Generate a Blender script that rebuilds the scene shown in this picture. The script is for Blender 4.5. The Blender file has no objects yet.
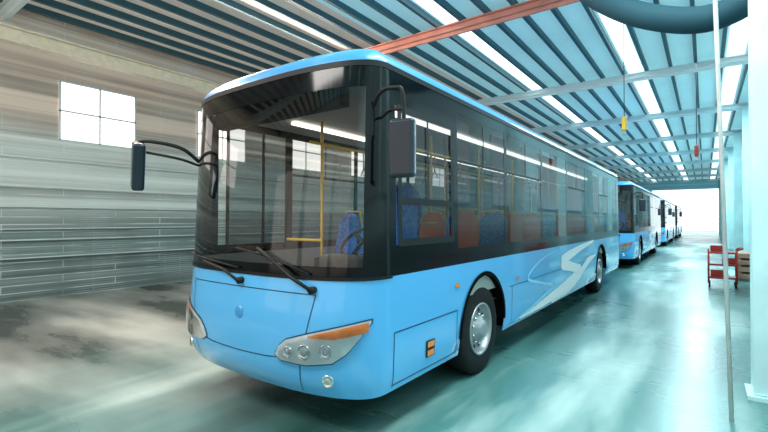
import bpy, bmesh, math, random
from mathutils import Vector, Matrix
random.seed(4)
scene = bpy.context.scene
COL = scene.collection
scene.view_settings.view_transform = 'Standard'
scene.view_settings.look = 'None'

# ------------------------------------------------------------------ materials
def newmat(name):
    m = bpy.data.materials.new(name); m.use_nodes = True
    return m, m.node_tree.nodes, m.node_tree.links

def pm(name, col, rough=0.5, metal=0.0, coat=0.0, emit=None, estr=0.0, noise=0.0, nscale=8.0, spec=0.5):
    m, N, L = newmat(name)
    b = N['Principled BSDF']
    b.inputs['Base Color'].default_value = (*col, 1)
    b.inputs['Roughness'].default_value = rough
    b.inputs['Metallic'].default_value = metal
    b.inputs['Coat Weight'].default_value = coat
    b.inputs['Coat Roughness'].default_value = 0.04
    b.inputs['Specular IOR Level'].default_value = spec
    if emit:
        b.inputs['Emission Color'].default_value = (*emit, 1)
        b.inputs['Emission Strength'].default_value = estr
    if noise > 0:
        tc = N.new('ShaderNodeTexCoord'); n = N.new('ShaderNodeTexNoise')
        n.inputs['Scale'].default_value = nscale; n.inputs['Detail'].default_value = 5
        r = N.new('ShaderNodeValToRGB')
        r.color_ramp.elements[0].position = 0.3; r.color_ramp.elements[1].position = 0.7
        r.color_ramp.elements[0].color = (*[c*(1-noise) for c in col], 1)
        r.color_ramp.elements[1].color = (*[min(1, c*(1+noise)) for c in col], 1)
        L.new(tc.outputs['Object'], n.inputs['Vector']); L.new(n.outputs['Fac'], r.inputs['Fac'])
        L.new(r.outputs['Color'], b.inputs['Base Color'])
    return m

def glassmat(name, tint, boost=1.3, base=0.03):
    m, N, L = newmat(name)
    N.remove(N['Principled BSDF'])
    out = [n for n in N if n.type == 'OUTPUT_MATERIAL'][0]
    t = N.new('ShaderNodeBsdfTransparent'); t.inputs['Color'].default_value = (*tint, 1)
    g = N.new('ShaderNodeBsdfGlossy'); g.inputs['Roughness'].default_value = 0.02
    f = N.new('ShaderNodeFresnel'); f.inputs['IOR'].default_value = 1.5
    mu = N.new('ShaderNodeMath'); mu.operation = 'MULTIPLY_ADD'; mu.use_clamp = True
    mu.inputs[1].default_value = boost; mu.inputs[2].default_value = base
    mx = N.new('ShaderNodeMixShader')
    L.new(f.outputs[0], mu.inputs[0]); L.new(mu.outputs[0], mx.inputs[0])
    L.new(t.outputs[0], mx.inputs[1]); L.new(g.outputs[0], mx.inputs[2])
    L.new(mx.outputs[0], out.inputs['Surface'])
    return m

def emitmat(name, col, s):
    m, N, L = newmat(name)
    N.remove(N['Principled BSDF'])
    out = [n for n in N if n.type == 'OUTPUT_MATERIAL'][0]
    e = N.new('ShaderNodeEmission'); e.inputs['Color'].default_value = (*col, 1); e.inputs['Strength'].default_value = s
    L.new(e.outputs[0], out.inputs['Surface'])
    return m

M = {}
M['blue'] = pm('bus_blue_paint', (0.11, 0.48, 0.88), 0.25, coat=0.8)
M['blue_roof'] = pm('bus_roof_paint', (0.06, 0.32, 0.66), 0.3, coat=0.4)
M['white'] = pm('white_decal', (0.97, 0.98, 0.98), 0.4)
M['pale'] = pm('pale_blue_decal', (0.28, 0.68, 0.93), 0.3)
M['black'] = pm('black_gloss', (0.003, 0.004, 0.005), 0.10, coat=0.0, spec=.35)
M['blackm'] = pm('black_plastic', (0.010, 0.010, 0.011), 0.5, spec=.3)
M['well'] = pm('wheel_well_liner', (0.004, 0.004, 0.004), 0.95, spec=.05)
M['seam'] = pm('seam_dark', (0.01, 0.06, 0.13), 0.6)
M['rubber'] = pm('tyre_rubber', (0.013, 0.013, 0.014), 0.75, noise=0.3, nscale=20, spec=.3)
M['rim'] = pm('rim_steel', (0.42, 0.43, 0.44), 0.38, metal=0.5)
M['rimdark'] = pm('rim_hole', (0.02, 0.02, 0.02), 0.7)
M['chrome'] = pm('chrome', (0.85, 0.87, 0.88), 0.15, metal=1.0)
M['lampbase'] = pm('lamp_reflector', (0.75, 0.80, 0.84), 0.25, metal=0.4)
M['lens'] = pm('lamp_lens', (0.50, 0.56, 0.62), 0.05, metal=.5, coat=1.0)
M['cover'] = glassmat('headlight_cover', (.97, .98, 1.0), 1.3, .03)
M['orange'] = pm('indicator_orange', (0.98, 0.25, 0.02), 0.2, coat=0.8)
M['red'] = pm('red_paint', (0.50, 0.03, 0.02), 0.4, noise=0.2)
M['lining'] = pm('interior_lining', (0.50, 0.48, 0.45), 0.6)
M['intfloor'] = pm('interior_floor', (0.10, 0.11, 0.12), 0.5)
M['dash'] = pm('dashboard_plastic', (0.12, 0.12, 0.12), 0.5)
M['seatblue'] = pm('seat_blue', (0.02, 0.20, 0.85), 0.5, noise=0.6, nscale=25)
M['seatorange'] = pm('seat_orange', (1.0, 0.20, 0.02), 0.45)
M['yellow'] = pm('yellow_rail', (1.0, 0.62, 0.03), 0.35)
M['glass'] = glassmat('windshield_glass', (0.96, 0.94, 0.90), 1.1, 0.03)
M['sglass'] = glassmat('tinted_glass', (0.38, 0.44, 0.46), 1.0, 0.01)
M['mirrorg'] = pm('mirror_glass', (0.75, 0.8, 0.85), 0.03, metal=1.0)
M['mirrorh'] = pm('mirror_housing_plastic', (0.015, 0.022, 0.035), 0.3, coat=.2)
M['intlamp'] = emitmat('interior_lamp', (1.0, .95, .86), 3.0)  # added glow for the bus cabin

# ------------------------------------------------------------------ helpers
def setparent(ob, parent):
    if parent is not None: ob.parent = parent
    return ob

def mesh(name, vs, fs, mat=None, parent=None, smooth=False, recalc=False):
    me = bpy.data.meshes.new(name); me.from_pydata([tuple(v) for v in vs], [], fs); me.update()
    if recalc:
        bm = bmesh.new(); bm.from_mesh(me); bmesh.ops.recalc_face_normals(bm, faces=bm.faces); bm.to_mesh(me); bm.free()
    ob = bpy.data.objects.new(name, me); COL.objects.link(ob)
    if mat: me.materials.append(mat)
    if smooth:
        for p in me.polygons: p.use_smooth = True
    return setparent(ob, parent)

def empty(name, loc=(0, 0, 0)):
    e = bpy.data.objects.new(name, None); COL.objects.link(e); e.location = loc
    e.empty_display_size = 0.3
    return e

def boxdata(c, s, rot=None):
    vs = []
    for dx in (-.5, .5):
        for dy in (-.5, .5):
            for dz in (-.5, .5):
                v = Vector((dx*s[0], dy*s[1], dz*s[2]))
                if rot: v = rot @ v
                vs.append(v + Vector(c))
    fs = [(0, 1, 3, 2), (4, 6, 7, 5), (0, 4, 5, 1), (2, 3, 7, 6), (0, 2, 6, 4), (1, 5, 7, 3)]
    return vs, fs

def boxes(name, lst, mat, parent=None, bevel=0.0, seg=2):
    vs, fs = [], []
    for it in lst:
        v, f = boxdata(*it); o = len(vs); vs += v; fs += [tuple(i+o for i in q) for q in f]
    ob = mesh(name, vs, fs, mat, parent)
    if bevel > 0:
        b = ob.modifiers.new('bevel', 'BEVEL'); b.width = bevel; b.segments = seg; b.limit_method = 'ANGLE'
        for p in ob.data.polygons: p.use_smooth = True
        ob.modifiers.new('wn', 'WEIGHTED_NORMAL')
    return ob

def tube(name, paths, r, mat, parent=None, smooth_path=False, seg=8):
    vs, fs = [], []
    for pts in paths:
        pts = [Vector(p) for p in pts]
        if smooth_path: pts = catmull(pts, 8)
        rings = []
        prev = None
        for i, p in enumerate(pts):
            if i == 0: d = pts[1]-pts[0]
            elif i == len(pts)-1: d = pts[-1]-pts[-2]
            else: d = (pts[i+1]-pts[i]).normalized() + (pts[i]-pts[i-1]).normalized()
            d.normalize()
            a = prev if prev is not None else (Vector((0, 0, 1)) if abs(d.z) < .9 else Vector((1, 0, 0)))
            n = (a - d*a.dot(d)).normalized(); prev = n
            b = d.cross(n)
            o = len(vs)
            for k in range(seg):
                t = 2*math.pi*k/seg
                vs.append(p + n*math.cos(t)*r + b*math.sin(t)*r)
            rings.append(o)
        for i in range(len(rings)-1):
            for k in range(seg):
                k2 = (k+1) % seg
                fs.append((rings[i]+k, rings[i]+k2, rings[i+1]+k2, rings[i+1]+k))
        fs.append(tuple(rings[0]+k for k in range(seg))[::-1]); fs.append(tuple(rings[-1]+k for k in range(seg)))
    return mesh(name, vs, fs, mat, parent, smooth=True, recalc=True)

def catmull(P, n):
    out = []
    Q = [P[0]+(P[0]-P[1])] + list(P) + [P[-1]+(P[-1]-P[-2])]
    for i in range(1, len(Q)-2):
        for k in range(n):
            t = k/n
            a, b, c, d = Q[i-1], Q[i], Q[i+1], Q[i+2]
            out.append(0.5*((2*b)+(c-a)*t+(2*a-5*b+4*c-d)*t*t+(3*b-a-3*c+d)*t**3))
    out.append(P[-1])
    return out

def lathe(name, prof, origin, axis, mat, parent=None, seg=40, smooth=True):
    ax = Vector(axis).normalized()
    a = Vector((0, 0, 1)) if abs(ax.z) < .9 else Vector((1, 0, 0))
    n = (a-ax*a.dot(ax)).normalized(); b = ax.cross(n); o = Vector(origin)
    vs, fs = [], []
    for r, h in prof:
        for k in range(seg):
            t = 2*math.pi*k/seg
            vs.append(o+ax*h+(n*math.cos(t)+b*math.sin(t))*r)
    for i in range(len(prof)-1):
        for k in range(seg):
            k2 = (k+1) % seg
            fs.append((i*seg+k, i*seg+k2, (i+1)*seg+k2, (i+1)*seg+k))
    ob = mesh(name, vs, fs, mat, parent, smooth=smooth, recalc=True)
    return ob

# ------------------------------------------------------------------ BUS
WB, YT, LB, NE = 1.28, 0.15, 12.0, 2.7
def lerp_tab(tab, z):
    if z <= tab[0][0]: return tab[0][1]
    for (a, va), (b, vb) in zip(tab, tab[1:]):
        if z <= b:
            t = (z-a)/(b-a)
            return va+(vb-va)*t
    return tab[-1][1]
DT = [(0.36, 0.44), (0.42, 0.49), (0.5, 0.54), (0.62, 0.57), (0.8, 0.575), (1.0, 0.56), (1.33, 0.51), (2.0, 0.47), (3.0, 0.38), (3.3, 0.36)]
WT = [(0.36, 1.25), (0.5, 1.275), (0.8, 1.285), (1.33, 1.28), (3.0, 1.26), (3.3, 1.26)]
def S(u, z, off=0.0, zz=None):
    w = lerp_tab(WT, z); D = lerp_tab(DT, z); e = 2/NE
    sg = 1 if u >= 0 else -1
    if abs(u) <= 1:
        th = abs(u)*math.pi/2
        sx = math.sin(th)**e; cy = max(0, math.cos(th))**e
        x = w*sx*sg; y = YT-D*cy
        n = Vector((sg*sx**(NE-1)/w, -cy**(NE-1)/D, 0)).normalized()
    else:
        x = w*sg; y = YT+(abs(u)-1)*(LB-YT); n = Vector((sg, 0, 0))
    return Vector((x+n.x*off, y+n.y*off, z if zz is None else zz))
def ux(x, z=1.0):
    w = lerp_tab(WT, z); r = min(1, abs(x)/w)
    return math.copysign(math.asin(r**(NE/2))/(math.pi/2), x)
def uy(y, side=1): return side*(1+(y-YT)/(LB-YT))
def lin(a, b, n): return [a+(b-a)*i/n for i in range(n+1)]

def patch(name, us, zlo, zhi, nz, mat, parent, off=0.0):
    fl = zlo if callable(zlo) else (lambda u: zlo)
    fh = zhi if callable(zhi) else (lambda u: zhi)
    vs, fs = [], []
    for u in us:
        a, b = fl(u), fh(u)
        for j in range(nz+1):
            vs.append(S(u, a+(b-a)*j/nz, off))
    for i in range(len(us)-1):
        for j in range(nz):
            o = i*(nz+1)+j
            fs.append((o, o+nz+1, o+nz+2, o+1))
    return mesh(name, vs, fs, mat, parent, smooth=True)

def ribbon(name, pts, widths, mat, parent, off=0.004, smoothp=False):
    P = [Vector((p[0], p[1], 0)) for p in pts]
    if not isinstance(widths, (list, tuple)): widths = [widths]*len(P)
    if smoothp:
        W_ = catmull([Vector((w, 0, 0)) for w in widths], 8); widths = [w.x for w in W_]
        P = catmull(P, 8)
    else:
        Q, WW = [], []
        for i in range(len(P)-1):
            for k in range(8):
                Q.append(P[i].lerp(P[i+1], k/8)); WW.append(widths[i]+(widths[i+1]-widths[i])*k/8)
        Q.append(P[-1]); WW.append(widths[-1]); P, widths = Q, WW
    base = [S(p.x, p.y, off) for p in P]
    vs, fs = [], []
    for i, b in enumerate(base):
        d = (base[min(i+1, len(base)-1)]-base[max(i-1, 0)]).normalized()
        n = S(P[i].x, P[i].y, off+0.1)-b; n.normalize()
        s = d.cross(n).normalized()*widths[i]/2
        vs += [b+s, b-s]
    for i in range(len(base)-1):
        fs.append((2*i, 2*i+1, 2*i+3, 2*i+2))
    return mesh(name, vs, fs, mat, parent)

ARCH = [(2.04, 0.63), (9.25, 0.63)]; ZA = 0.54; ZB = 0.37
def side_samples():
    ys = [YT]
    cur = YT
    for yc, R in ARCH:
        ys += lin(cur, yc-R-0.002, 6)[1:]
        ys += [yc-R*math.cos(math.pi*k/28) for k in range(29)]
        ys += [yc+R+0.002]; cur = yc+R+0.002
    ys += lin(cur, LB, 4)[1:]
    return ys
def zarch(y):
    for yc, R in ARCH:
        if abs(y-yc) <= R+1e-6: return ZA+math.sqrt(max(0, R*R-(y-yc)**2))
    return ZB

def build_bus():
    B = empty('city_bus')
    sy = side_samples()
    for sd, nm in ((1, 'left'), (-1, 'right')):
        us = [uy(y, sd) for y in sy]
        f = lambda u: zarch(YT+(abs(u)-1)*(LB-YT))
        patch('lower_side_'+nm, us, f, 1.34, 8, M['blue'], B)
        for yc, R in ARCH:
            vs, fs = [], []
            n = 28
            for k in range(n+1):
                a = math.pi*k/n
                for rr, ox in ((R+0.03, 0.012), (R-0.02, 0.014), (R-0.02, -0.50)):
                    y = yc-rr*math.cos(a); z = ZA+rr*math.sin(a)
                    vs.append((sd*(lerp_tab(WT, z)+ox), y, z))
            for k in range(n):
                for j in range(2):
                    o = 3*k+j; fs.append((o, o+3, o+4, o+1))
            mesh('arch_lip', vs, fs, M['well'], B, smooth=False)
    fu = lin(-1, 1, 96)
    patch('front_lower_panel', fu, ZB, 1.34, 16, M['blue'], B)
    vs = [S(-2, z) for z in lin(ZB, 3.0, 8)]+[S(2, z) for z in lin(ZB, 3.0, 8)]
    mesh('rear_panel', vs, [(i, i+1, 10+i, 9+i) for i in range(8)], M['blue'], B)
    # roof
    us = [-2]+lin(-1.9, -1.05, 6)+lin(-1, 1, 80)+lin(1.05, 1.9, 6)+[2]
    vs, fs = [], []
    r = 0.17; nr = 8
    for u in us:
        for j in range(nr+1):
            ph = math.pi/2*j/nr
            vs.append(S(u, 3.0, -r*(1-math.cos(ph))*(1.1), 3.0+r*math.sin(ph)))
    for i in range(len(us)-1):
        for j in range(nr):
            o = i*(nr+1)+j; fs.append((o, o+nr+1, o+nr+2, o+1))
    top = [i*(nr+1)+nr for i in range(len(us))]
    fs.append(tuple(top))
    rob = mesh('roof', vs, fs, M['blue_roof'], B, smooth=True)
    rob.data.polygons[len(rob.data.polygons)-1].use_smooth = False
    patch('roof_gutter', us, 2.985, 3.03, 1, M['blackm'], B, off=0.008)
    # windshield
    UE = 0.74
    patch('windshield', lin(-UE, UE, 60), 1.42, 2.96, 14, M['glass'], B)
    patch('windshield_top_frit', lin(-UE, UE, 60), 2.82, 2.99, 2, M['black'], B, off=0.003)
    patch('windshield_bottom_frit', lin(-UE, UE, 60), 1.335, 1.425, 2, M['black'], B, off=0.003)
    for sd in (1, -1):
        patch('a_pillar', [sd*a for a in lin(UE-0.015, 1, 12)]+[uy(0.22, sd)], 1.335, 2.99, 10, M['black'], B, off=0.003)
    ribbon('windshield_seal', [(-1, 1.335), (-0.5, 1.33), (0, 1.33), (0.5, 1.33), (1, 1.335)], 0.03, M['blackm'], B, off=0.012)
    wins = [(1.36, 2.72), (2.78, 4.30), (4.36, 5.88), (5.94, 7.46), (7.52, 9.0), (9.06, 10.2), (10.26, 11.6)]
    for sd in (1, -1):
        patch('side_top_band', [uy(y, sd) for y in lin(0.2, LB, 12)], 2.86, 2.99, 1, M['black'], B, off=0.002)
        patch('side_bottom_band', [uy(y, sd) for y in lin(0.2, LB, 12)], 1.335, 1.50, 1, M['black'], B, off=0.002)
        for i, (a, b) in enumerate(wins):
            patch('side_window_glass', [uy(a, sd), uy(b, sd)], 1.49, 2.87, 2, M['sglass'], B)
            patch('window_post', [uy(b-.02, sd), uy(b+0.08, sd)], 1.45, 2.88, 2, M['black'], B, off=0.003)
            if i in (0, 1, 3, 5):
                patch('vent_rail', [uy(a+.02, sd), uy(b-.02, sd)], 2.37, 2.40, 1, M['blackm'], B, off=0.006)
                patch('vent_divider', [uy((a+b)/2-.012, sd), uy((a+b)/2+.012, sd)], 2.40, 2.84, 1, M['blackm'], B, off=0.006)
        patch('rear_black', [uy(11.6, sd), uy(12, sd)], 1.45, 2.86, 1, M['black'], B, off=0.002)
        patch('post_front', [uy(1.24, sd), uy(1.37, sd)], 1.45, 2.86, 1, M['black'], B, off=0.002)
    patch('driver_glass', [uy(.24), uy(1.24)], 1.47, 2.86, 2, M['sglass'], B)
    def bar(y0, z0, y1, z1, w=.05, o=.012):
        ribbon('driver_window_frame', [(uy(y0), z0), (uy(y1), z1)], w, M['blackm'], B, off=o)
    bar(.24, 2.70, 1.26, 2.70, .06); bar(.24, 1.60, 1.26, 1.60, .06); bar(.27, 1.6, .27, 2.7, .06); bar(1.23, 1.6, 1.23, 2.7, .06)
    bar(.27, 1.95, 1.23, 1.95, .045); bar(.74, 1.95, .74, 2.7, .03); bar(.3, 1.92, 1.2, 1.92, .012, .02)
    patch('driver_window_lower', [uy(.22), uy(1.26)], 1.45, 1.58, 1, M['black'], B, off=0.003)
    patch('driver_window_upper', [uy(.22), uy(1.26)], 2.72, 2.87, 1, M['black'], B, off=0.003)
    for y0 in (.35, .88):
        patch('front_door_leaf', [uy(y0, -1), uy(y0+.5, -1)], .42, 2.86, 3, M['sglass'], B, off=.006)
        ribbon('door_frame', [(uy(y0, -1), .42), (uy(y0, -1), 2.86)], .05, M['blackm'], B, off=.01)
    def fr(x, z): return (ux(x, z), z)
    sm = lambda pts, w=.009: ribbon('panel_seam', pts, w, M['seam'], B, off=.003)
    sm([fr(-.86, 1.20), fr(-.4, 1.205), fr(.01, 1.205), fr(.4, 1.205), fr(.86, 1.20)])
    sm([fr(.86, 1.20), fr(.84, 1.1), fr(.76, .72), fr(.70, .40)]); sm([fr(-.86, 1.20), fr(-.84, 1.1), fr(-.76, .72), fr(-.70, .40)])
    sm([fr(-.755, .70), fr(-.4, .66), fr(.01, .65), fr(.4, .66), fr(.755, .70)])
    lathe('front_emblem', [(0.0, .012), (.04, .012), (.055, .006), (.06, 0)], S(.001, .98, .0), (0, -1, 0), M['blue_roof'], B, seg=24)
    # headlights
    for sd in (1, -1):
        up = [(.50, .70), (.54, .77), (.61, .825), (.8, .885), (1.05, .955), (1.245, 1.01)]
        lo = [(.50, .69), (.56, .655), (.8, .645), (1.02, .68), (1.12, .76), (1.19, .87), (1.245, .995)]
        def pl(tab):
            return lambda u: lerp_tab(tab, abs(S(u, .8).x))
        us = [ux(sd*x, .8) for x in lin(.502, 1.242, 40)]
        patch('headlight_rim', [ux(sd*x, .8) for x in lin(.49, 1.25, 40)], lambda u: pl(lo)(u)-.012, lambda u: pl(up)(u)+.012, 2, M['seam'], B, off=.004)
        patch('headlight_base', us, pl(lo), pl(up), 4, M['lampbase'], B, off=.009)
        uo = [ux(sd*x, .8) for x in lin(.82, 1.23, 24)]
        patch('turn_signal', uo, lambda u: pl(up)(u)-.012-.075*min(1, (abs(S(u, .8).x)-.78)/.25), lambda u: pl(up)(u)-.012, 2, M['orange'], B, off=.016)
        for x, z, rr in ((.635, .730, .045), (.79, .745, .062), (.97, .765, .056)):
            c = S(ux(sd*x, z), z, .008); n = (S(ux(sd*x, z), z, .1)-c)
            lathe('headlight_ring', [(rr, 0), (rr, .010), (rr*.9, .012), (rr*.84, .002), (rr*.5, -.0), (0.0, .006)], c, n, M['chrome'], B, seg=28)
            lathe('headlight_lens', [(rr*.55, .002), (rr*.45, .014), (rr*.25, .020), (0.0, .022)], c, n, M['lens'], B, seg=24)
        patch('headlight_cover', us, pl(lo), pl(up), 4, M['cover'], B, off=.034)
        c = S(ux(sd*.97, .53), .53, .003); n = S(ux(sd*.97, .53), .53, .1)-c
        lathe('fog_lamp', [(.052, 0), (.052, .01), (.04, .014), (.035, .004), (.02, .01), (0, .012)], c, n, M['chrome'], B, seg=24)
    # wipers
    def onf(x, z, o): return S(ux(x, z), z, o)
    tube('wiper_arm', [[onf(.84, 1.24, .05), onf(.66, 1.33, .06), onf(.42, 1.46, .045), onf(.22, 1.55, .035)]], .016, M['blackm'], B)
    tube('wiper_blade', [[onf(.80, 1.36, .02), onf(.5, 1.45, .02), onf(.25, 1.50, .02), onf(-.1, 1.54, .02)]], .010, M['blackm'], B)
    tube('wiper_arm', [[onf(.0, 1.26, .05), onf(-.2, 1.34, .06), onf(-.6, 1.40, .05)]], .013, M['blackm'], B)
    tube('wiper_blade', [[onf(-.05, 1.37, .02), onf(-.5, 1.41, .025), onf(-.9, 1.44, .02), onf(-1.12, 1.45, .02)]], .010, M['blackm'], B)
    lathe('wiper_pivot', [(.03, 0), (.03, .05), (0, .055)], onf(.84, 1.24, 0), (0, -1, 0), M['blackm'], B, seg=16)
    lathe('wiper_pivot', [(.03, 0), (.03, .05), (0, .055)], onf(0, 1.26, 0), (0, -1, 0), M['blackm'], B, seg=16)
    # mirrors
    def mirror(c, s, rz, tilt):
        R = Matrix.Rotation(rz, 3, 'Z') @ Matrix.Rotation(tilt, 3, 'Y')
        boxes('mirror_housing', [(c, s, R)], M['mirrorh'], B, bevel=.03, seg=4)
        off = R @ Vector((0, s[1]/2+.001, 0))
        boxes('mirror_glass', [(Vector(c)+off, (s[0]*.8, .004, s[2]*.86), R)], M['mirrorg'], B)
    mirror((1.555, -.10, 2.30), (.20, .09, .42), .3, 0)
    tube('mirror_arm', [[(1.20, .0, 2.66), (1.36, -.10, 2.74), (1.50, -.12, 2.74), (1.56, -.11, 2.70), (1.57, -.10, 2.45)]], .016, M['blackm'], B, smooth_path=True)
    tube('mirror_arm_lower', [[(1.24, .05, 2.58), (1.42, -.06, 2.60), (1.56, -.10, 2.58)]], .012, M['blackm'], B, smooth_path=True)
    mirror((-1.44, -.62, 2.33), (.20, .12, .48), -.35, .30)
    tube('mirror_arm', [[(-1.12, -.12, 2.40), (-1.15, -.30, 2.52), (-1.28, -.50, 2.57), (-1.42, -.62, 2.57), (-1.45, -.64, 2.45)]], .020, M['blackm'], B, smooth_path=True)
    tube('mirror_arm_lower', [[(-1.12, -.12, 2.36), (-1.20, -.32, 2.42), (-1.42, -.60, 2.48)]], .014, M['blackm'], B, smooth_path=True)
    # side details
    sl = lambda pts, w=.010: ribbon('side_seam', [(uy(y), z) for y, z in pts], w, M['seam'], B, off=.003)
    sl([(.18, .86), (1.33, .86)]); sl([(.18, .86), (.18, .40)]); sl([(1.33, .86), (1.33, .40)]); sl([(.18, .42), (1.33, .42)])
    sl([(2.85, .92), (8.5, .92)])
    for y in (2.95, 4.35, 5.75, 7.15, 8.45): sl([(y, .92), (y, .40)], .012)
    sl([(10.0, .92), (11.9, .92)]); sl([(10.9, .92), (10.9, .4)])
    for z in (.61, .53):
        patch('side_marker', [uy(.72), uy(.84)], z, z+.055, 1, M['orange'], B, off=.012)
    patch('side_marker_base', [uy(.70), uy(.86)], .52, .675, 1, M['blackm'], B, off=.006)
    for y in (1.28, 3.1, 5.3, 7.4, 10.4):
        patch('side_reflector', [uy(y), uy(y+.10)], 1.10 if y < 2 else .98, 1.14 if y < 2 else 1.02, 1, M['orange'], B, off=.01)
    dec = lambda pts, ws, mat, o: ribbon('side_swoosh', [(uy(y), z) for y, z in pts], ws, mat, B, off=o, smoothp=True)
    dec([(8.3, 1.32), (6.7, 1.20), (5.5, 1.04), (6.3, .88), (6.9, .74), (5.8, .58), (4.6, .49), (3.3, .42)], [.05, .14, .22, .18, .24, .21, .13, .02], M['white'], .006)
    dec([(8.5, .98), (7.6, .88), (6.2, .52), (4.9, .40)], [.02, .16, .12, .04], M['white'], .005)
    dec([(5.2, 1.28), (4.2, 1.16), (3.6, .95), (4.3, .8), (4.9, .68), (4.0, .53), (3.1, .42)], [.01, .03, .05, .04, .06, .05, .01], M['pale'], .005)
    # wheels
    for sd in (1, -1):
        for yc in (2.04, 9.25):
            ox = sd*1.24
            tp = [(.29, -.30), (.47, -.30), (.515, -.26), (.52, -.2), (.52, -.06), (.51, -.02), (.47, .0), (.36, .005), (.29, -.01)]
            lathe('tyre', tp, (ox, yc, .52), (sd, 0, 0), M['rubber'], B, seg=56)
            rp = [(.295, -.02), (.305, .006), (.285, .008), (.275, -.02), (.26, -.07), (.235, -.085), (.17, -.05), (.145, -.04), (.14, -.005), (.10, .0), (.095, .03), (.05, .04), (0, .042)]
            lathe('wheel_rim', rp, (ox, yc, .52), (sd, 0, 0), M['rim'], B, seg=48)
            vs, fs = [], []
            for k in range(10):
                a = 2*math.pi*k/10
                c = Vector((ox-sd*.062, yc+.213*math.cos(a), .52+.213*math.sin(a)))
                o = len(vs)
                for j in range(10):
                    t = 2*math.pi*j/10
                    vs.append(c+Vector((0, .028*math.cos(t), .028*math.sin(t))))
                fs.append(tuple(range(o, o+10)))
            mesh('rim_hole', vs, fs, M['rimdark'], B)
            paths = []
            for k in range(10):
                a = 2*math.pi*(k+.5)/10
                y, z = yc+.165*math.cos(a), .52+.165*math.sin(a)
                paths.append([(ox-sd*.05, y, z), (ox-sd*.012, y, z)])
            tube('wheel_nuts', paths, .014, M['chrome'], B, seg=6)
    boxes('chassis', [((0, 6.0, .36), (1.5, 11.4, .20)), ((0, 5.7, .40), (2.3, 5.4, .10)), ((0, .75, .42), (2.2, .9, .08)), ((0, 2.04, .52), (2.0, .16, .16)), ((0, 9.25, .52), (2.0, .2, .2))], M['well'], B)
    for sd in (1, -1):
        boxes('wheel_well', [((sd*.78, yc, .80), (.05, 1.4, 1.0)) for yc, _ in ARCH], M['well'], B)
    # interior
    us_in = [-2]+lin(-1.8, -1.05, 5)+lin(-.98, .98, 30)+lin(1.05, 1.8, 5)+[2]
    patch('interior_lining', us_in, .95, 1.40, 1, M['lining'], B, off=-.05)
    vs = [S(u, 1.0, -.06, .80) for u in us_in]
    mesh('interior_floor', vs, [tuple(range(len(vs)))], M['intfloor'], B)
    vs = [S(u, 2.9, -.08, 2.93) for u in us_in]
    mesh('interior_ceiling', vs, [tuple(range(len(vs)))], M['lining'], B)
    boxes('interior_lamps', [((x, 5.8, 2.905), (.08, 10.0, .03)) for x in (-.62, .62)], M['intlamp'], B)  # glowing strips added to brighten the cabin
    vs, fs = [], []
    du = lin(-.9, .9, 40)
    prof = [(.05, 1.0), (.05, 1.30), (.20, 1.34), (.42, 1.30), (.48, 1.20), (.48, .85)]
    for u in du:
        for o, z in prof: vs.append(S(u, 1.2, -o, z))
    n = len(prof)
    for i in range(len(du)-1):
        for j in range(n-1):
            o = i*n+j; fs.append((o, o+n, o+n+1, o+1))
    mesh('dashboard', vs, fs, M['dash'], B, smooth=True)
    boxes('instrument_binnacle', [((.62, .32, 1.40), (.5, .22, .14))], M['dash'], B, bevel=.04)
    R = Matrix.Rotation(math.radians(35), 3, 'X')
    c0 = Vector((.62, .60, 1.58))
    ring = [c0+R @ Vector((.24*math.cos(t), .24*math.sin(t), 0)) for t in lin(0, 2*math.pi, 32)]
    tube('steering_wheel', [ring]+[[c0, c0+R @ Vector((.24*math.cos(t), .24*math.sin(t), 0))] for t in (.5, 2.6, 4.7)]+[[c0, c0+R @ Vector((0, 0, -.5))]], .017, M['blackm'], B)
    def seat(x, y, zb, mat, w=.40, yellow=True, high=.64):
        vs, fs = [], []
        nz_, nx_ = 12, 8
        for sgn in (0, 1):
            for j in range(nz_+1):
                t = j/nz_
                wid = w/2*(1-.10*t)*(1.0 if t < .75 else math.sqrt(max(.06, 1-((t-.75)/.25)**2*.85)))
                for i in range(nx_+1):
                    s = i/nx_*2-1
                    yy = y+.17+.12*t-.05*abs(s)**3*(1-t*.5)+.045*sgn
                    vs.append((x+s*wid, yy, zb+.42+high*t))
        cnt = (nz_+1)*(nx_+1)
        for q in (0, cnt):
            for j in range(nz_):
                for i in range(nx_):
                    o = q+j*(nx_+1)+i; fs.append((o, o+1, o+nx_+2, o+nx_+1))
        rim = [i for i in range(nx_+1)]+[j*(nx_+1)+nx_ for j in range(1, nz_+1)]+[nz_*(nx_+1)+i for i in range(nx_-1, -1, -1)]+[j*(nx_+1) for j in range(nz_-1, -1, -1)]
        for a, b in zip(rim, rim[1:]): fs.append((a, b, b+cnt, a+cnt))
        mesh('seat_back', vs, fs, mat, B, smooth=True, recalc=True)
        boxes('seat_cushion', [((x, y, zb+.42), (w, .42, .08))], mat, B, bevel=.03, seg=3)
        boxes('seat_pedestal', [((x, y+.05, zb+.2), (.10, .30, .4))], M['dash'], B, bevel=.01)
        if yellow:
            t = zb+.42+high
            tube('seat_grab', [[(x-w/2+.05, y+.33, t-.16), (x-w/2+.06, y+.34, t+.03), (x+w/2-.06, y+.34, t+.03), (x+w/2-.05, y+.33, t-.16)]], .013, M['yellow'], B)
    seat(.62, 1.05, .85, M['seatblue'], .5, False, .9)
    for i, y in enumerate([1.9, 2.75, 3.6, 4.45, 5.3, 6.9, 7.75, 8.6, 9.45, 10.3]):
        m = M['seatorange'] if i in (0, 2, 3, 5, 6, 8) else M['seatblue']
        for x in (.98, .52): seat(x, y, .82, m)
        if i not in (4, 5):
            for x in (-.98, -.52): seat(x, y+.1, .82, M['seatorange'] if i % 3 == 2 else M['seatblue'])
    poles = []
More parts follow.
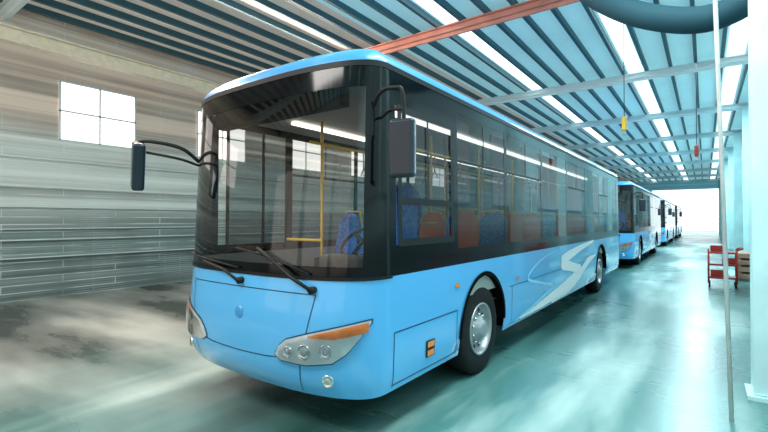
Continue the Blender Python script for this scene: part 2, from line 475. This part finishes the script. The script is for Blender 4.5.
    for y in (1.0, 2.5, 4.1, 5.7, 7.3, 8.9):
        poles.append([(-.34, y, .8), (-.34, y, 2.92)])
        if y > 2: poles.append([(.30, y, .8), (.30, y, 2.92)])
    poles += [[(-.34, .8, 2.66), (-.34, 10.5, 2.66)], [(.30, 1.5, 2.66), (.30, 10.5, 2.66)]]
    poles += [[(.15, 1.35, .8), (.15, 1.35, 1.75), (.98, 1.45, 1.75)], [(-.34, 1.0, 1.55), (-.95, 1.0, 1.55)]]
    tube('grab_rails', poles, .017, M['yellow'], B)
    hl = []
    for i in range(10):
        for x in (-.34, .30):
            y = 1.8+i*.8
            hl += [[(x, y, 2.64), (x, y, 2.45)], [(x, y, 2.45), (x-.05, y, 2.36), (x+.05, y, 2.36), (x, y, 2.45)]]
    tube('grab_handles', hl, .009, M['orange'], B, seg=6)
    boxes('destination_display', [((0, .0, 2.82), (1.8, .14, .20))], M['blackm'], B, bevel=.02)
    boxes('partition', [((.62, 1.5, 1.15), (.9, .03, .7))], M['dash'], B, bevel=.01)
    return B

bus = build_bus()
kids = [o for o in bus.children]
# stretch the glasshouse a little: roof line at about 3.24 m
for k in kids:
    for v in k.data.vertices:
        if v.co.z > 1.45: v.co.z = 1.45+(v.co.z-1.45)*1.042
for y in (15.6, 31.2, 46.8):
    e = empty('city_bus', (0, y, 0))
    for k in kids:
        if k.name.split('.')[0] in ('grab_handles', 'seat_grab', 'interior_lamps'): continue
        c = k.copy(); COL.objects.link(c); c.parent = e

# ------------------------------------------------------------------ HALL
XL, XR, Y0, Y1, HZ = -9.0, 5.0, -9.0, 62.0, 6.3

def floor_mat():
    m, N, L = newmat('painted_concrete_floor'); b = N['Principled BSDF']
    tc = N.new('ShaderNodeTexCoord')
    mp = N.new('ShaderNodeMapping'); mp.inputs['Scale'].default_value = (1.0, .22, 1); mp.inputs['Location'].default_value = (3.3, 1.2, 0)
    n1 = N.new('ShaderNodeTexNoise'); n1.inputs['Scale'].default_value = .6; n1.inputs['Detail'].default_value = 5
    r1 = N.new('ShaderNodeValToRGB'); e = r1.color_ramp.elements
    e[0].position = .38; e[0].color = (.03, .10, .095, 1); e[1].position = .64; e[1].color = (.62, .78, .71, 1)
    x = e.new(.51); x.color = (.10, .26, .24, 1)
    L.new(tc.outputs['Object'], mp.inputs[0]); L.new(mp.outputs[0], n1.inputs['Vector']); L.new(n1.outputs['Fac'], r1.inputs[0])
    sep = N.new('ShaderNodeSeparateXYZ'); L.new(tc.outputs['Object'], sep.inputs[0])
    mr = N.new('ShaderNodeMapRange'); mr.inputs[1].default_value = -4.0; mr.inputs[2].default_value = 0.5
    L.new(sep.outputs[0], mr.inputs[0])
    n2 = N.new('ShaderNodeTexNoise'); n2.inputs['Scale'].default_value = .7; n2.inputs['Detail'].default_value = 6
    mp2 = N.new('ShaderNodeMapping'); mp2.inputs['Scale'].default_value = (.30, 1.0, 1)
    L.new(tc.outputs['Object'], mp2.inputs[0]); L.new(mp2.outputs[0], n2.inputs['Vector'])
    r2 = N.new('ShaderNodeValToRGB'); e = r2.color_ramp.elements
    e[0].position = .40; e[0].color = (.06, .065, .055, 1); e[1].position = .64; e[1].color = (.62, .62, .56, 1)  # dark left tone painted in to stand for corner vignetting
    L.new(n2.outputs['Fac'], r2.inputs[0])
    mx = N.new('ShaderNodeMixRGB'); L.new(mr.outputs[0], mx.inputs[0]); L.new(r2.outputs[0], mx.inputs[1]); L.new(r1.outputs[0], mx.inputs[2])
    L.new(mx.outputs[0], b.inputs['Base Color'])
    rr = N.new('ShaderNodeMapRange'); rr.inputs[3].default_value = .16; rr.inputs[4].default_value = .42
    L.new(n2.outputs['Fac'], rr.inputs[0]); L.new(rr.outputs[0], b.inputs['Roughness'])
    return m

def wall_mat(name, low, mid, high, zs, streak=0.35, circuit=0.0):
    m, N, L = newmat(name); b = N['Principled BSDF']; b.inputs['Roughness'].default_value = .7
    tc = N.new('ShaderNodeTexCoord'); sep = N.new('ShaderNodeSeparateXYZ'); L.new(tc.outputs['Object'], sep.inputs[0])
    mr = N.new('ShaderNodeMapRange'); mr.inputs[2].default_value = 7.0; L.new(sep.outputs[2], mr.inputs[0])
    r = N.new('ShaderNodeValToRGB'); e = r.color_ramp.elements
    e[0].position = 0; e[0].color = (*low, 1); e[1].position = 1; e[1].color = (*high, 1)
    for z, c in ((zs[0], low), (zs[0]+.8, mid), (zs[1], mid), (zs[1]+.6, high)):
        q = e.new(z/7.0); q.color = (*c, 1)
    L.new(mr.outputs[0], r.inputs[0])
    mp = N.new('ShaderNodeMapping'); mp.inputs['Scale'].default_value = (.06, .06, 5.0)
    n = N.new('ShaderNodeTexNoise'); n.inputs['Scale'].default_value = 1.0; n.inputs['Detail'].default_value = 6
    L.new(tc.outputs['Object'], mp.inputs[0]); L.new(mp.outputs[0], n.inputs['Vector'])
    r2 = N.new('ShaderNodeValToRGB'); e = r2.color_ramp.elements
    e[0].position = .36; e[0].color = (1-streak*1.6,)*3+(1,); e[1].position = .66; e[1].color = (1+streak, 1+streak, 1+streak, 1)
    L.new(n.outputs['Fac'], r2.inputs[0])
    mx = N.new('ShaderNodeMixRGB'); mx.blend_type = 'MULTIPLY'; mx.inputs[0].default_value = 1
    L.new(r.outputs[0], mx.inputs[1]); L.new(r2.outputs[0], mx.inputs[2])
    last = mx.outputs[0]
    if circuit > 0:
        cb = N.new('ShaderNodeCombineXYZ'); L.new(sep.outputs[1], cb.inputs[0]); L.new(sep.outputs[2], cb.inputs[1])
        for (bw, rh, mo, amt, seed) in ((2.3, .17, .010, .9, 0), (.9, .055, .006, .55, 5)):
            br = N.new('ShaderNodeTexBrick'); br.inputs['Scale'].default_value = 1.0
            br.inputs['Brick Width'].default_value = bw; br.inputs['Row Height'].default_value = rh; br.inputs['Mortar Size'].default_value = mo
            br.inputs['Color1'].default_value = (0, 0, 0, 1); br.inputs['Color2'].default_value = (0, 0, 0, 1); br.inputs['Mortar'].default_value = (1, 1, 1, 1)
            L.new(cb.outputs[0], br.inputs['Vector'])
            nn = N.new('ShaderNodeTexNoise'); nn.inputs['Scale'].default_value = .8
            ofs = N.new('ShaderNodeVectorMath'); ofs.operation = 'ADD'; ofs.inputs[1].default_value = (0, seed, seed*2)
            L.new(tc.outputs['Object'], ofs.inputs[0]); L.new(ofs.outputs[0], nn.inputs['Vector'])
            rr = N.new('ShaderNodeMapRange'); rr.inputs[1].default_value = .45; rr.inputs[2].default_value = .62; rr.inputs[4].default_value = amt*circuit
            L.new(nn.outputs['Fac'], rr.inputs[0])
            mu = N.new('ShaderNodeMath'); mu.operation = 'MULTIPLY'; L.new(br.outputs['Color'], mu.inputs[0]); L.new(rr.outputs[0], mu.inputs[1])
            m2 = N.new('ShaderNodeMixRGB'); L.new(mu.outputs[0], m2.inputs[0]); L.new(last, m2.inputs[1]); m2.inputs[2].default_value = (.95, .97, .95, 1)
            last = m2.outputs[0]
    L.new(last, b.inputs['Base Color'])
    return m

M['floor'] = floor_mat()
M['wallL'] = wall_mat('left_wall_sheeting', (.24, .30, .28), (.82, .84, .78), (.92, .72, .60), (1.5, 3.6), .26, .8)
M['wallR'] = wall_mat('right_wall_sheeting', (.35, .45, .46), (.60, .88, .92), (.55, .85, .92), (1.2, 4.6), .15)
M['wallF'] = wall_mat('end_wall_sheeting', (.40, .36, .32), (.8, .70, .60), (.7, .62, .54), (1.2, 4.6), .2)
M['ceil'] = pm('translucent_roof_sheet', (.50, .74, .78), .6, noise=.15, nscale=.6, emit=(.42, .80, .86), estr=.34)  # self-glow added to brighten the ceiling; the sheet is no lamp
M['ceilL'] = pm('roof_sheet_aged', (.60, .56, .50), .6, noise=.2, nscale=.6, emit=(.80, .72, .62), estr=.22)  # beige left half, lightened by emission of its own
M['purlin'] = pm('purlin_steel', (.03, .11, .14), .5)
M['beam'] = pm('beam_white', (.78, .90, .92), .5)
M['beamred'] = pm('beam_primer_red', (.62, .26, .20), .5, noise=.2, nscale=2)
M['beige'] = pm('beam_beige', (.90, .74, .56), .5, noise=.1)
M['col'] = pm('column_paint', (.65, .92, .94), .5, noise=.1, nscale=2)
M['sky'] = emitmat('skylight_panel', (.72, .95, 1.0), 2.2)
M['winL'] = emitmat('daylight_window_warm', (1.0, .90, .84), 2.4)
M['winR'] = emitmat('daylight_window_cool', (.55, .90, 1.0), 1.1)
M['winF'] = emitmat('daylight_window_end', (1.0, .90, .80), 1.15)  # invented fill glow on the unseen end wall
M['duct'] = pm('duct_teal', (.006, .055, .075), .8)
M['pipe'] = pm('pipe_paint', (.80, .78, .76), .5, noise=.2, nscale=3)
M['wood'] = pm('crate_wood', (.50, .26, .18), .6, noise=.3, nscale=3)
M['grey'] = pm('steel_grey', (.40, .44, .44), .5)
M['palerail'] = pm('cable_tray_pale', (.85, .88, .86), .5)

XM = -3.4
mesh('floor', [(XL, Y0, 0), (XR, Y0, 0), (XR, Y1+30, 0), (XL, Y1+30, 0)], [(0, 1, 2, 3)], M['floor'])
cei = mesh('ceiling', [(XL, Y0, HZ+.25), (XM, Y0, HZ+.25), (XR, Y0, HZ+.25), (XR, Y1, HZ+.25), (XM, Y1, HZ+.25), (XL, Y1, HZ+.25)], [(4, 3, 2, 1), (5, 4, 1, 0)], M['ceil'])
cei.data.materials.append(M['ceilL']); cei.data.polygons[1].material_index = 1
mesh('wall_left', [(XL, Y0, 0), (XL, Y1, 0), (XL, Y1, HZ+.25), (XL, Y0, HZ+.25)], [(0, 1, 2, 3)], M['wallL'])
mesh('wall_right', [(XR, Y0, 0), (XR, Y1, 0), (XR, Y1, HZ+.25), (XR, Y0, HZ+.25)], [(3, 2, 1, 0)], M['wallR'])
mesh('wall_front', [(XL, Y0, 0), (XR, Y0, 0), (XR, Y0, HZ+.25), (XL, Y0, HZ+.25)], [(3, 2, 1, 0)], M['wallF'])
boxes('wall_back', [((-5.5, Y1, 3.25), (7, .2, 6.5)), ((4.85, Y1, 3.25), (.3, .2, 6.5)), ((1.4, Y1, 6.0), (6.8, .2, 1.0))], M['wallR'])

boxes('roof_purlins', [((x, (Y0+Y1)/2, HZ+.17), (.08, Y1-Y0, .14)) for x in [XL+.4+i*.62 for i in range(23)]], M['purlin'])
boxes('skylight_panels', [((XL+.4+i*.62+.31, 26 if i > 7 else 30, HZ+.235), (.40, 68 if i > 7 else 50, .02)) for i in (11, 16, 20)], M['sky'])
for i in range(11):
    y = -6.5+6.5*i
    mt = M['beamred'] if abs(y-6.5) < .1 else M['beam']
    h = .30
    boxes('roof_beam', [(((XL+XR)/2, y, HZ-.05), (XR-XL, .22, .03)), (((XL+XR)/2, y, HZ+.10-.12), (XR-XL, .05, h-.05)), (((XL+XR)/2, y, HZ+.10), (XR-XL, .22, .03))], mt)
boxes('crane_rail_beam', [((-7, 10, 5.1), (.22, 36, .03)), ((-7, 10, 5.23), (.05, 36, .24)), ((-7, 10, 5.36), (.22, 36, .03))] + [((-7, y, 5.85), (.12, .12, .95)) for y in (6.5, 13, 19.5)], M['beige'])

def window(name, x, yc, z0, z1, w, glass, sd, fm=None):
    W_ = empty(name, (0, 0, 0))
    boxes('glazing', [((x+sd*.02, yc, (z0+z1)/2), (.02, w, z1-z0))], glass, W_)
    fr = [((x+sd*.04, yc, z), (.05, w+.08, .04)) for z in (z0, z1, (z0+z1)/2)]
    fr += [((x+sd*.04, y, (z0+z1)/2), (.05, .035, z1-z0)) for y in (yc-w/2, yc+w/2, yc)]
    boxes('window_frame', fr, M['beam'], W_)
k = 1
for yc in (-5.0, -1.6, 1.9, 5.4, 9.0, 12.5, 16, 19.5):
    window('window_%d' % k, XL, yc, 3.7, 5.1, 1.7, M['winL'], 1); k += 1
for yc in (-5.0, -1.0, 3, 8, 13, 18, 23, 28, 33, 38, 43, 48):
    window('window_%d' % k, XR, yc, 2.4, 4.8, 3.2, M['winR'], -1); k += 1
for xc in (-6.4, -2.0, 2.4):  # unseen glowing panels added to light the bus front and reflect in its windshield
    W_ = empty('window_%d' % k); k += 1
    boxes('glazing', [((xc, Y0+.02, 2.9), (3.8, .02, 3.8))], M['winF'], W_)
    boxes('window_frame', [((xc, Y0+.05, z), (3.9, .06, .06)) for z in (1.0, 4.8)]+[((xc+d, Y0+.05, 2.9), (.06, .06, 3.8)) for d in (-1.9, 0, 1.9)], M['beige'], W_)

boxes('wall_cable_trays', [((XL+.08, 5, z), (.10, 26, .02)) for z in (.95, 1.35, 1.6, 2.1, 2.55, 3.2)], M['palerail'])  # made-up thin bars repeating pale overlay lines; no real trays

for y in (3.1, 13, 19.5, 26, 32.5, 39, 45.5, 52):
    x = 3.92 if y < 4 else 4.75
    boxes('steel_column', [((x, y-.15, HZ/2), (.32, .025, HZ-.1)), ((x, y+.15, HZ/2), (.32, .025, HZ-.1)), ((x, y, HZ/2), (.025, .3, HZ-.1)), ((x, y, .02), (.42, .42, .04))], M['col'])
tube('service_pipe', [[(3.56, 2.2, 0), (3.45, 2.1, 4.2), (3.42, 2.1, 6.2)]], .018, M['pipe'])
tube('exhaust_hose', [[(1.4, 5.2, 6.25), (2.0, 4.6, 5.3), (2.8, 4.3, 4.62), (3.6, 4.2, 4.42), (4.3, 3.9, 4.9), (4.5, 3.7, 6.2)]], .17, M['duct'], smooth_path=True, seg=16)
for (x, y, z, mt) in ((1.9, 8.5, 4.0, M['yellow']), (3.2, 12, 3.7, M['red'])):
    H = empty('hoist_pendant')
    tube('cable', [[(x, y, 6.3), (x, y, z+.1)]], .008, M['blackm'], H)
    boxes('control_body', [((x, y, z), (.10, .08, .32))], mt, H, bevel=.025)
    tube('hook', [[(x, y, z-.15), (x+.05, y, z-.22), (x, y, z-.28), (x-.04, y, z-.24)]], .01, M['grey'], H)

T = empty('tool_trolley')
tx, ty = 3.75, 12.2
boxes('trays', [((tx, ty, z), (.62, .5, .05)) for z in (.25, .6, .92)], M['red'], T, bevel=.015)
tube('trolley_frame', [[(tx+a, ty+b, .1), (tx+a, ty+b, 1.0)] for a in (-.3, .3) for b in (-.23, .23)]+[[(tx+.3, ty-.23, 1.0), (tx+.42, ty-.23, 1.05), (tx+.42, ty+.23, 1.05), (tx+.3, ty+.23, 1.0)]], .022, M['red'], T)
for a in (-.28, .28):
    for b in (-.21, .21):
        lathe('castor', [(0, -.02), (.06, -.02), (.06, .02), (0, .02)], (tx+a, ty+b, .06), (1, 0, 0), M['rubber'], T, seg=16)
boxes('tool_boxes', [((tx-.12, ty, 1.03), (.28, .25, .17)), ((tx+.14, ty, .70), (.28, .3, .16)), ((tx-.08, ty, .36), (.36, .3, .18))], M['red'], T, bevel=.02)
Bq = empty('safety_barrier')
tube('rails', [[(4.2, 6.0, 0), (4.2, 6.0, 1.0), (4.2, 9.4, 1.0), (4.2, 9.4, 0)], [(4.2, 6.0, .55), (4.2, 9.4, .55)], [(4.2, 7.7, 0), (4.2, 7.7, 1.0)]], .035, M['red'], Bq)
Cq = empty('parts_crate')
boxes('crate_slats', [((4.5, 14.4, .15+.2*i), (.7, 1.2, .14)) for i in range(4)]+[((4.5+a, 14.4+b, .4), (.06, .06, .8)) for a in (-.3, .3) for b in (-.55, .55)], M['wood'], Cq, bevel=.01)

# ------------------------------------------------------------------ lights
def area(name, loc, rot, sx, sy, e, col):
    l = bpy.data.lights.new(name, 'AREA'); l.shape = 'RECTANGLE'; l.size = sx; l.size_y = sy; l.energy = e; l.color = col
    o = bpy.data.objects.new(name, l); COL.objects.link(o); o.location = loc; o.rotation_euler = rot
    return o
area('ceiling_light_bay', (2.9, 1, 6.1), (0, 0, 0), 1.4, 5, 360, (.80, .96, 1))  # area lamps added under the roof, standing in for skylight daylight
area('ceiling_light_bay', (2.9, 16, 6.1), (0, 0, 0), 1.2, 10, 620, (.65, .94, 1))
area('ceiling_light_bay', (2.9, 32, 6.1), (0, 0, 0), 1.2, 14, 800, (.65, .94, 1))
area('ceiling_light_bay', (-1.0, -5, 6.1), (math.radians(25), 0, 0), 3.0, 2, 330, (1, .96, .92))  # added front fill, aimed at the bus from behind the camera
area('wall_wash_light', (-5.2, 2, 6.0), (0, math.radians(-62), 0), .5, 9, 480, (1, .84, .72))  # warm lamp added to brighten the left wall, no real fixture

w = bpy.data.worlds.new('World'); scene.world = w; w.use_nodes = True
bg = w.node_tree.nodes['Background']; bg.inputs[0].default_value = (.80, .95, 1.0, 1); bg.inputs[1].default_value = 2.0

# ------------------------------------------------------------------ camera
cam = bpy.data.cameras.new('Camera'); co = bpy.data.objects.new('Camera', cam); COL.objects.link(co)
cam.sensor_width = 36; cam.lens = 36*440/768
co.location = (3.375, -2.83, 1.8)
co.rotation_euler = (math.radians(90+0.52), 0, math.radians(36.1))
cam.clip_start = .05; cam.clip_end = 300
scene.camera = co
